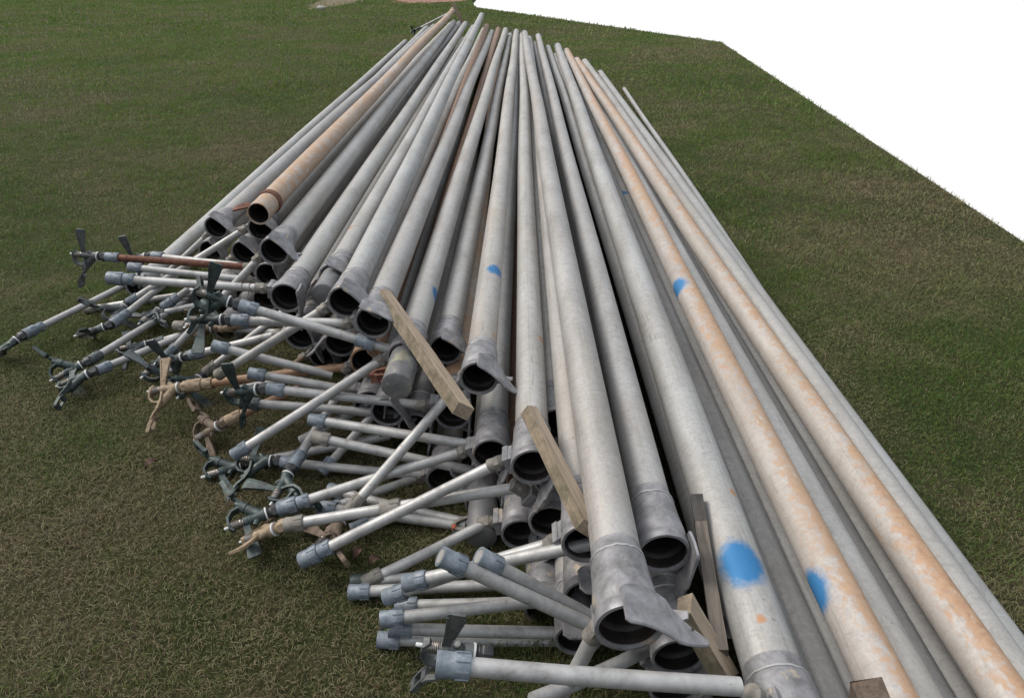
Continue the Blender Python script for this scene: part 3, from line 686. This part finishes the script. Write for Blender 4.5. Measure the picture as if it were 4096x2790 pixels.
    if n == 'N17':
        b = bmesh.new(); nn = Vector((-d[0], -d[1], 0)).normalized(); tt = nn.cross(Vector((0, 0, 1))).normalized(); tt = -tt if tt.y > 0 else tt
        for u in (.0, .1): lathe(b, [(0, 0), (0, .0035), (.0006, .0035), (.0006, 0)], nn * .0668 + tt * u + Vector((0, 0, -.012)), nn, 12)
        mesh_obj('bolt_hole', b, M['inside'], root)
    if n == 'N21':       # lettering cast into the bell
        fm = simple_mat('cast_letters', [(.10, .09, .09), (.2, .19, .19)], .3, .6, 30)
        for k, (txt, sz, hz, a0) in enumerate((('FELCO', .017, .084, 64), ('PAT 2', .0105, .084, 80), ('USA', .0105, .080, 92))):
            cu = bpy.data.curves.new('lettering', 'FONT'); cu.body = txt; cu.size = sz; cu.extrude = .0008; cu.align_x = 'CENTER'
            ob = bpy.data.objects.new('tmp', cu); COL.objects.link(ob); dg = bpy.context.evaluated_depsgraph_get()
            me = bpy.data.meshes.new_from_object(ob.evaluated_get(dg)); COL.objects.unlink(ob); bpy.data.objects.remove(ob)
            a = R(a0 - 34 + 62); nr = Vector((math.cos(R(126 - 16 * k)), math.sin(R(126 - 16 * k)), .10)).normalized()
            zx = Vector((0, 0, 1)); zx = (zx - nr * zx.dot(nr)).normalized(); yy = nr.cross(zx)
            q = Matrix(((zx.x, yy.x, nr.x, 0), (zx.y, yy.y, nr.y, 0), (zx.z, yy.z, nr.z, 0), (0, 0, 0, 1)))
            pos = Vector((math.cos(R(126 - 16 * k)), math.sin(R(126 - 16 * k)), 0)) * .0655 + Vector((0, 0, .09))
            q.translation = pos; me.transform(q); me.materials.append(fm)
            lo = bpy.data.objects.new('lettering', me); COL.objects.link(lo); lo.parent = root
bpy.context.view_layer.update()
# ------------------------------------------------------------ loose risers
for (lab, B, T, tm, cm, st, sp) in LOOSE:
    mt = basis(B, T) if abs(Vector(T).z - Vector(B).z) < .95 * (Vector(T) - Vector(B)).length else Matrix.Translation(B)
    root = empty('riser_pipe', mt); tag(root, lab, 'riser pipe', 'loose riser pipes among the pile'); inv = mt.inverted()
    add_riser(inv @ Vector(B), inv @ Vector(T), tm, cm, st, root, bool(sp))
    if sp: add_sprinkler(T, sp[0], sp[1], sp[2], root, inv)
sp = add_sprinkler(Vector(LOOSESPR[0]), LOOSESPR[1], LOOSESPR[2], 'bronze_grey', None, Matrix.Identity(4))
tag(sp, 'grey-green sprinkler head lying on the ground behind the nearest horizontal riser', 'sprinkler'); 
# ------------------------------------------------------------ plugs
for n, lab in (('N11', 'large end plug with pale lichen on its face, beside the longest board'), ('N8', 'small plain grey end plug stuck in a coupler at the left'), ('L16', 'grey end plug with an orange-red bolt, low in the middle of the pile')):
    root0, mt = PM[n]; z0 = plugged[n]
    root = empty('end_plug', mt @ Matrix.Translation((0, 0, z0))); tag(root, lab, 'end plug', 'plugs closing pipe couplers')
    b = bmesh.new(); rp = .0500; D = -z0 + .05
    lathe(b, [(0, 0), (0, rp - .004), (.003, rp), (.10, rp * .995), (D, rp * .99), (D, 0)], n=40, wob=.006, seed=5)
    pm = simple_mat('plug_metal', [(.16, .16, .165), (.25, .25, .255), (.33, .33, .33)], .5, .45, 16, (1, 1, 1), .3, ((.33, .32, .24), 14, .56 if n == 'N11' else .9))
    body = mesh_obj('plug_body', b, pm, root)
    if n != 'N8':
        b = bmesh.new(); lm = M['rust'] if n == 'N11' else M['tanc']
        ribbon(b, [(.035, -.02, D - .10), (.062, -.022, D - .11), (.090, -.018, D - .135), (.094, -.012, D - .165), (.072, -.006, D - .175), (.052, -.003, D - .165)], (0, 1, 0), [.014, .016, .018, .018, .014, .008], .012)
        ribbon(b, [(.045, -.012, D - .19), (.080, -.018, D - .16)], (0, .3, 1), .007, .009)
        bevel(b, .002); mesh_obj('latch', b, lm, root)
        b = bmesh.new(); lathe(b, [(0, 0), (0, .010), (.010, .010), (.013, .006), (.013, 0)], Vector((.088, -.002, D - .16)), Vector((.5, .8, -.5)), 6)
        mesh_obj('bolt', b, simple_mat('red_oxide', [(.25, .05, .02), (.38, .09, .03)], 0, .7, 60) if n == 'L16' else M['rust'], root)
# ------------------------------------------------------------ wire round one riser
rt = risers['N7'][0]; B, T = Vector(rt[1]), Vector(rt[2]); d = (T - B).normalized(); x, y, _ = ortho(d)
b = bmesh.new()
for k, off in enumerate((.045, .075)):
    c = B + d * off
    tube_path(b, [c + d * .008 * math.sin(a * 1.7) + (x * math.cos(a) + y * math.sin(a)) * .0188 for a in [i * 2 * math.pi / 18 for i in range(19)]], .0013, 5)
tube_path(b, [B + d * .05 + Vector((0, -.019, 0)), B + d * .06 + Vector((0, -.03, -.03)), B + d * .03 + Vector((0, -.035, -.08)), B + d * -.03 + Vector((0, -.04, -.12))], .0013, 5)
o = mesh_obj('tie_wire', b, M['rust'], None); tag(o, 'thin rusty wire wound round a riser at its coupler', 'wire')
# ------------------------------------------------------------ boards
PLAB = ['longest wooden board, pale and lying slanted across the left couplers', 'pale board with mossy end slanted beside the middle pipe mouth', 'short pale board wedged beside the front centre coupler', 'grey board with blackened top end, upright right of the scuffed coupler', 'broken dark brown wooden stump at the bottom edge', 'small thin board leaning on the far end of the orange pipe']
PSZ = [(.044, .042), (.044, .034), (.054, .038), (.030, .026), (.055, .04), (.07, .03)]
for i, (A, B) in enumerate(PLANKS):
    A, B = Vector(A), Vector(B); d = (B - A); Ln = d.length; d.normalize()
    up = Vector((.75, -.1, 1)) if i < 3 else Vector((-.2, -1, .5))
    s = up.cross(d).normalized(); u = d.cross(s).normalized(); wd, hh = PSZ[i]
    mt = Matrix(((s.x, u.x, d.x, A.x), (s.y, u.y, d.y, A.y), (s.z, u.z, d.z, A.z), (0, 0, 0, 1)))
    b = bmesh.new(); NS = 10; rr = random.Random(i + 3); rings = []
    for k in range(NS + 1):
        h = Ln * k / NS; ring = []
        for (a, c) in ((-1, -1), (1, -1), (1, 1), (-1, 1)):
            hz = h
            if i == 4 and k == 0: hz += rr.uniform(0, .05)
            if i < 3 and k in (0, NS): hz += (.016 if a > 0 else -.004) * (1 if k == 0 else -1) * (-1)
            ring.append(b.verts.new((a * wd / 2 + rr.uniform(-.0006, .0006), c * hh / 2 + rr.uniform(-.0006, .0006), hz)))
        rings.append(ring)
    for a, c in zip(rings, rings[1:]):
        for k in range(4): b.faces.new((a[k], a[(k + 1) % 4], c[(k + 1) % 4], c[k]))
    b.faces.new(rings[0]); b.faces.new(rings[-1][::-1]); bevel(b, .0022, 1)
    mat = [M['wood'], M['wood'], M['wood'], M['wood_grey'], M['wood_brown'], M['wood']][i]
    o = mesh_obj('wooden_board', b, mat, None, autos=30); o.matrix_world = mt; tag(o, PLAB[i], 'board', 'wooden boards between the pipes')
    if i == 3:
        b = bmesh.new(); vs = [b.verts.new((a * (wd / 2 + .0006), c * (hh / 2 + .0006), h)) for h in (-.002, .085) for a, c in ((-1, -1), (1, -1), (1, 1), (-1, 1))]
        for q in [(0, 1, 2, 3), (7, 6, 5, 4), (0, 4, 5, 1), (1, 5, 6, 2), (2, 6, 7, 3), (3, 7, 4, 0)]: b.faces.new([vs[k] for k in q])
        mesh_obj('burnt_end', b, M['wood_char'], o, smooth=False)
# ------------------------------------------------------------ lawn ground
pile_edge = [(-2.6, 3.6), (-1.6, 3.5), (-1.07, 2.85), (-.53, 2.05), (-.1, 1.8), (.2, 1.1), (.6, .8), (1.3, -2)]
def lawn_edge_inside(x, y):
    """True where the lawn exists: left of / nearer than the bank that ends it on the right"""
    pts = [(-1.84, 300.0)] + [(p[0], p[1]) for p in LAWN[1:5]] + [(3.05, 1.9), (2.9, -12)]
    ys = np.array([p[1] for p in pts][::-1]); xs = np.array([p[0] for p in pts][::-1])
    return x < np.interp(y, ys, xs)
def ground_noise(x, y):
    a = np.sin(x * .9 + 1.3 + .8 * np.sin(y * .6)) * np.sin(y * .7 + .4 + .7 * np.sin(x * .8)) + .8 * np.sin(x * 2.1 + 1.5 * np.sin(y * 1.3)) * np.sin(y * 2.6 + 1.2 * np.sin(x * 1.7) + 1)
    return (1.35 * a + .6 * np.sin(x * 5.1 + 1.4 * np.sin(y * 4.1)) * np.sin(y * 5.7 + 1.3 * np.sin(x * 3.9) + 2) + .4 * np.sin(x * 13 + 1.5 * np.sin(y * 9)) * np.sin(y * 12 + x * 3)) / 1.6
b = bmesh.new()
poly = [(-250, -14), (2.9, -14), (3.05, 1.9), LAWN[4], LAWN[3], LAWN[2], LAWN[1], (-1.84, 300), (-250, 300)]
f = b.faces.new([b.verts.new((p[0], p[1], 0)) for p in poly])
ex = bmesh.ops.extrude_edge_only(b, edges=f.edges[:])
for v in [g for g in ex['geom'] if isinstance(g, bmesh.types.BMVert)]: v.co.z -= .25
m, t, bs = newmat('lawn_soil'); tcn = nd(t, 'ShaderNodeTexCoord'); v = tcn.outputs['Object']
n1 = noise(t, v, .55, 4, .6); n2 = noise(t, v, 6, 6, .7); n3 = noise(t, v, 45, 6, .8); n5 = noise(t, mapping(t, v, (60, 25, 1), (0, 0, .4)), 1.0, 5, .8)
c1 = ramp(t, n3, [(.3, (.016, .020, .008)), (.5, (.038, .048, .016)), (.68, (.08, .088, .033))])
c2 = ramp(t, n5, [(.3, (.03, .022, .013)), (.5, (.09, .072, .042)), (.7, (.17, .14, .09))])
f1 = math_(t, 'ADD', n1, math_(t, 'MULTIPLY', math_(t, 'SUBTRACT', n2, .5), .9))
col = mix(t, ramp(t, f1, [(.42, 0.0), (.66, .75)]), c1, c2)
t.links.new(col, bs.inputs['Base Color']); bs.inputs['Roughness'].default_value = .95; bs.inputs['Specular IOR Level'].default_value = .1
bump(t, bs, math_(t, 'ADD', n3, n5), .9, .03)
g = mesh_obj('lawn', b, m, None, smooth=False); tag(g, kind='structure')
# bare patches at the far edge of the lawn
def patch(name, cx, cy, rx, ry, cols, z, seed):
    b = bmesh.new(); rr = random.Random(seed); ph = [rr.uniform(0, 6) for _ in range(3)]; vs = []
    for i in range(60):
        a = 2 * math.pi * i / 60; q = 1 + .12 * math.sin(3 * a + ph[0]) + .08 * math.sin(7 * a + ph[1]) + .05 * math.sin(13 * a + ph[2])
        vs.append(b.verts.new((cx + rx * q * math.cos(a), cy + ry * q * math.sin(a), z)))
    b.faces.new(vs); mm = simple_mat(name, cols, 0, .95, 3.0, (1, 1, 1), .6)
    o = mesh_obj(name, b, mm, None, smooth=False); tag(o, kind='structure')
patch('bare_ground', -7.5, 33.8, .95, 5.0, [(.07, .05, .028), (.14, .10, .055), (.19, .145, .085)], .006, 2)
patch('mulch_bed', -3.6, 35.5, 1.8, 3.4, [(.12, .045, .03), (.25, .12, .08), (.34, .24, .17)], .008, 4)
# ------------------------------------------------------------ grass blades
def blades(name, N, xr, yr, hgt, wid, lean, dens_y=None, greenshift=0.0, flat=0.3, soft=(0, 0)):
    x = rng.uniform(*xr, N); y = rng.uniform(*yr, N)
    # keep only what can be seen from near the camera
    k = np.abs(x) < (.95 * np.maximum(y, 0) + 1.6)
    k &= lawn_edge_inside(x, y)
    e0, e1 = yr[0] + soft[0], yr[1] - soft[1]      # bands of blades fade into each other
    pr = np.ones(N)
    if soft[0] > 0: pr = np.minimum(pr, (y - yr[0]) / (2 * soft[0]))
    if soft[1] > 0: pr = np.minimum(pr, (yr[1] - y) / (2 * soft[1]))
    k &= rng.random(N) < pr
    # nothing grows where the heart of the pile lies
    ys = np.interp(x, [p[0] for p in pile_edge], [p[1] for p in pile_edge])
    under = (x > -1.7) & (x < 1.25) & (y > ys + .35) & (y < 14.2); k &= ~under
    k &= ~((((x + 7.5) / .95) ** 2 + ((y - 33.8) / 5.0) ** 2 < rng.uniform(.2, 1.3, N)) & (rng.random(N) < .9)); k &= ~(((x + 3.6) / 1.8) ** 2 + ((y - 35.5) / 3.4) ** 2 < .9)
    x = x[k]; y = y[k]; n = len(x)
    gn = ground_noise(x, y) + .20 * (np.clip(3.2 - y, 0, 2.4) - .6) * (x < 0) + .12 * (x > 1) + rng.normal(0, .25, n)
    dry = rng.random(n) < np.clip(flat + .5 * gn, .03, .85) * (1.0 if greenshift == 0 else greenshift)
    h = hgt * rng.uniform(.45, 1.25, n) * (1 - .15 * np.sin(x * 2.1 + y * 1.7)); w = wid * rng.uniform(.6, 1.3, n)
    tuft = np.sin(x * 8.3 + 2 * np.sin(y * 5)) * np.sin(y * 9.1 + 2 * np.sin(x * 6)); h = h * (1 + .38 * tuft) * (1 + .55 * np.exp(-((y - ys[k] + .1) / .22) ** 2) * (x < .6))
    a = rng.uniform(0, 2 * math.pi, n); ln = np.clip(rng.normal(lean, .25, n), .05, 1.3); ln = np.where(dry, np.clip(ln + .55, 0, 1.45), ln)
    h = np.where(dry, h * 1.0, h)
    dx, dy = np.cos(a), np.sin(a); sx_, sy_ = -dy, dx; tw = rng.normal(0, .5, n)
    sx2 = sx_ * np.cos(tw) + dx * np.sin(tw); sy2 = sy_ * np.cos(tw) + dy * np.sin(tw)
    def pt(f, wf, s):
        r = h * f * np.sin(ln * f * 1.1); z = h * f * np.cos(ln * f * .95) + .003
        return np.stack([x + dx * r + s * sx2 * w * wf * .5, y + dy * r + s * sy2 * w * wf * .5, np.maximum(z, .002 + .006 * rng.random(n))], 1)
    V = np.stack([pt(0, .8, -1), pt(0, .8, 1), pt(.55, 1, -1), pt(.55, 1, 1), pt(1, 0, 0)], 1).reshape(-1, 3)
    base = np.arange(n)[:, None] * 5
    quads = (base + np.array([0, 1, 3, 2])).astype(np.int32); tris = (base + np.array([2, 3, 4])).astype(np.int32)
    loops = np.concatenate([quads, tris], 1).reshape(-1)
    me = bpy.data.meshes.new(name); me.vertices.add(len(V)); me.vertices.foreach_set('co', V.astype(np.float32).reshape(-1))
    me.loops.add(len(loops)); me.loops.foreach_set('vertex_index', loops)
    me.polygons.add(2 * n); st = np.empty(2 * n, np.int32); st[0::2] = np.arange(n) * 7; st[1::2] = np.arange(n) * 7 + 4; me.polygons.foreach_set('loop_start', st)
    me.update(calc_edges=True)
    gr = np.stack([rng.uniform(.085, .13, n), rng.uniform(.13, .185, n), rng.uniform(.028, .045, n)], 1) * np.clip(1 + .22 * gn, .6, 1.5)[:, None]
    olive = np.stack([rng.uniform(.15, .22, n), rng.uniform(.155, .21, n), rng.uniform(.05, .075, n)], 1)
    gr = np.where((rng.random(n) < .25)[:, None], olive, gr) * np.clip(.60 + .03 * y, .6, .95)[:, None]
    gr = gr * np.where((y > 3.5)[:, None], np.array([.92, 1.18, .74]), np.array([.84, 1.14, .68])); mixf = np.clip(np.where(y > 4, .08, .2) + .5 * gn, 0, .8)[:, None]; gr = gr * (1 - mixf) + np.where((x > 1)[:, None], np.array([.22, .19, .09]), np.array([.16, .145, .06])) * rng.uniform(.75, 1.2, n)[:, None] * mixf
    tan = np.array([.20, .175, .095]) * rng.uniform(.6, 1.15, n)[:, None] * np.where(x > .5, 1.2, .95)[:, None]; brn = np.array([.11, .07, .04]) * rng.uniform(.5, 1.2, n)[:, None]
    tan = np.where((rng.random(n) < .28)[:, None], brn, tan)
    c = np.where(dry[:, None], tan, gr); c4 = np.ones((n * 5, 4), np.float32); c4[:, :3] = np.repeat(c, 5, 0)
    at = me.color_attributes.new('tint', 'FLOAT_COLOR', 'POINT'); at.data.foreach_set('color', c4.reshape(-1))
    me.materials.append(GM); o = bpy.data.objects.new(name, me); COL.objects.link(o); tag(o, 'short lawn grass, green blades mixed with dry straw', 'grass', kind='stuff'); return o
GM, t, bs = newmat('grass_blade'); at = nd(t, 'ShaderNodeAttribute', attribute_name='tint'); t.links.new(at.outputs['Color'], bs.inputs['Base Color'])
bs.inputs['Roughness'].default_value = .55; bs.inputs['Specular IOR Level'].default_value = .25
tr = nd(t, 'ShaderNodeBsdfTranslucent'); t.links.new(at.outputs['Color'], tr.inputs[0]); ms = nd(t, 'ShaderNodeMixShader'); ms.inputs[0].default_value = .3
t.links.new(bs.outputs[0], ms.inputs[1]); t.links.new(tr.outputs[0], ms.inputs[2]); t.links.new(ms.outputs[0], t.nodes['Material Output'].inputs[0])
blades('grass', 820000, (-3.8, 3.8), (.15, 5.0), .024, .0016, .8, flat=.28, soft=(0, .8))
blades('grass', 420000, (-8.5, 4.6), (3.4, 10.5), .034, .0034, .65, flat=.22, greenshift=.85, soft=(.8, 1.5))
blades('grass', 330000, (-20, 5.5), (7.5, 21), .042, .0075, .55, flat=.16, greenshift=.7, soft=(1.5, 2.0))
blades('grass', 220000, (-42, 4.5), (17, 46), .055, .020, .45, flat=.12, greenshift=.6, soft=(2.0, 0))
rr = random.Random(21)
# dead leaves
lm = simple_mat('dead_leaf', [(.05, .025, .018), (.11, .06, .042), (.19, .12, .085)], 0, .8, 60)
spots = [(-.43, 1.53, .05, 'curled reddish dead leaf under the risers, right one of two'), (-.49, 1.56, .045, 'narrow reddish dead leaf under the riser fan, the left one of two'), (-1.35, 2.0, .05, 'brown dead leaf on open grass left of the pile below the tan sprinklers'), (-.62, .93, .05, 'brown dead leaf on the grass near the lower edge, left of the nearest riser')]
for (cx, cy, sz, lb) in spots:
    b = bmesh.new(); a = rr.uniform(0, 6.3); rows = []
    for i in range(7):
        u = i / 6; wv = math.sin(math.pi * min(1, u * 1.02 + .02)) * sz * .32
        rows.append([b.verts.new((cx + (u - .5) * sz * math.cos(a) - s * wv * math.sin(a), cy + (u - .5) * sz * math.sin(a) + s * wv * math.cos(a), .022 + .012 * math.sin(u * 4) + abs(s) * .010)) for s in (-1, 0, 1)])
    for p, q in zip(rows, rows[1:]):
        for k in range(2): b.faces.new((p[k], p[k + 1], q[k + 1], q[k]))
    o = mesh_obj('dead_leaf', b, lm, None); tag(o, lb, 'leaf', 'dead leaves on the lawn')
b = bmesh.new(); bmesh.ops.create_icosphere(b, subdivisions=3, radius=.13, matrix=Matrix.Translation((-7.04, 28.1, .05)) @ Matrix.Diagonal((1.3, 1, .7, 1)))
for v in b.verts: v.co += Vector((math.sin(v.co.y * 31), math.sin(v.co.x * 27), math.sin(v.co.x * 19))) * .012
o = mesh_obj('stone', b, simple_mat('pale_stone', [(.3, .29, .27), (.5, .49, .46)], 0, .9, 20), None); tag(o, 'small pale stone on the grass by the bare patch far back', 'stone')
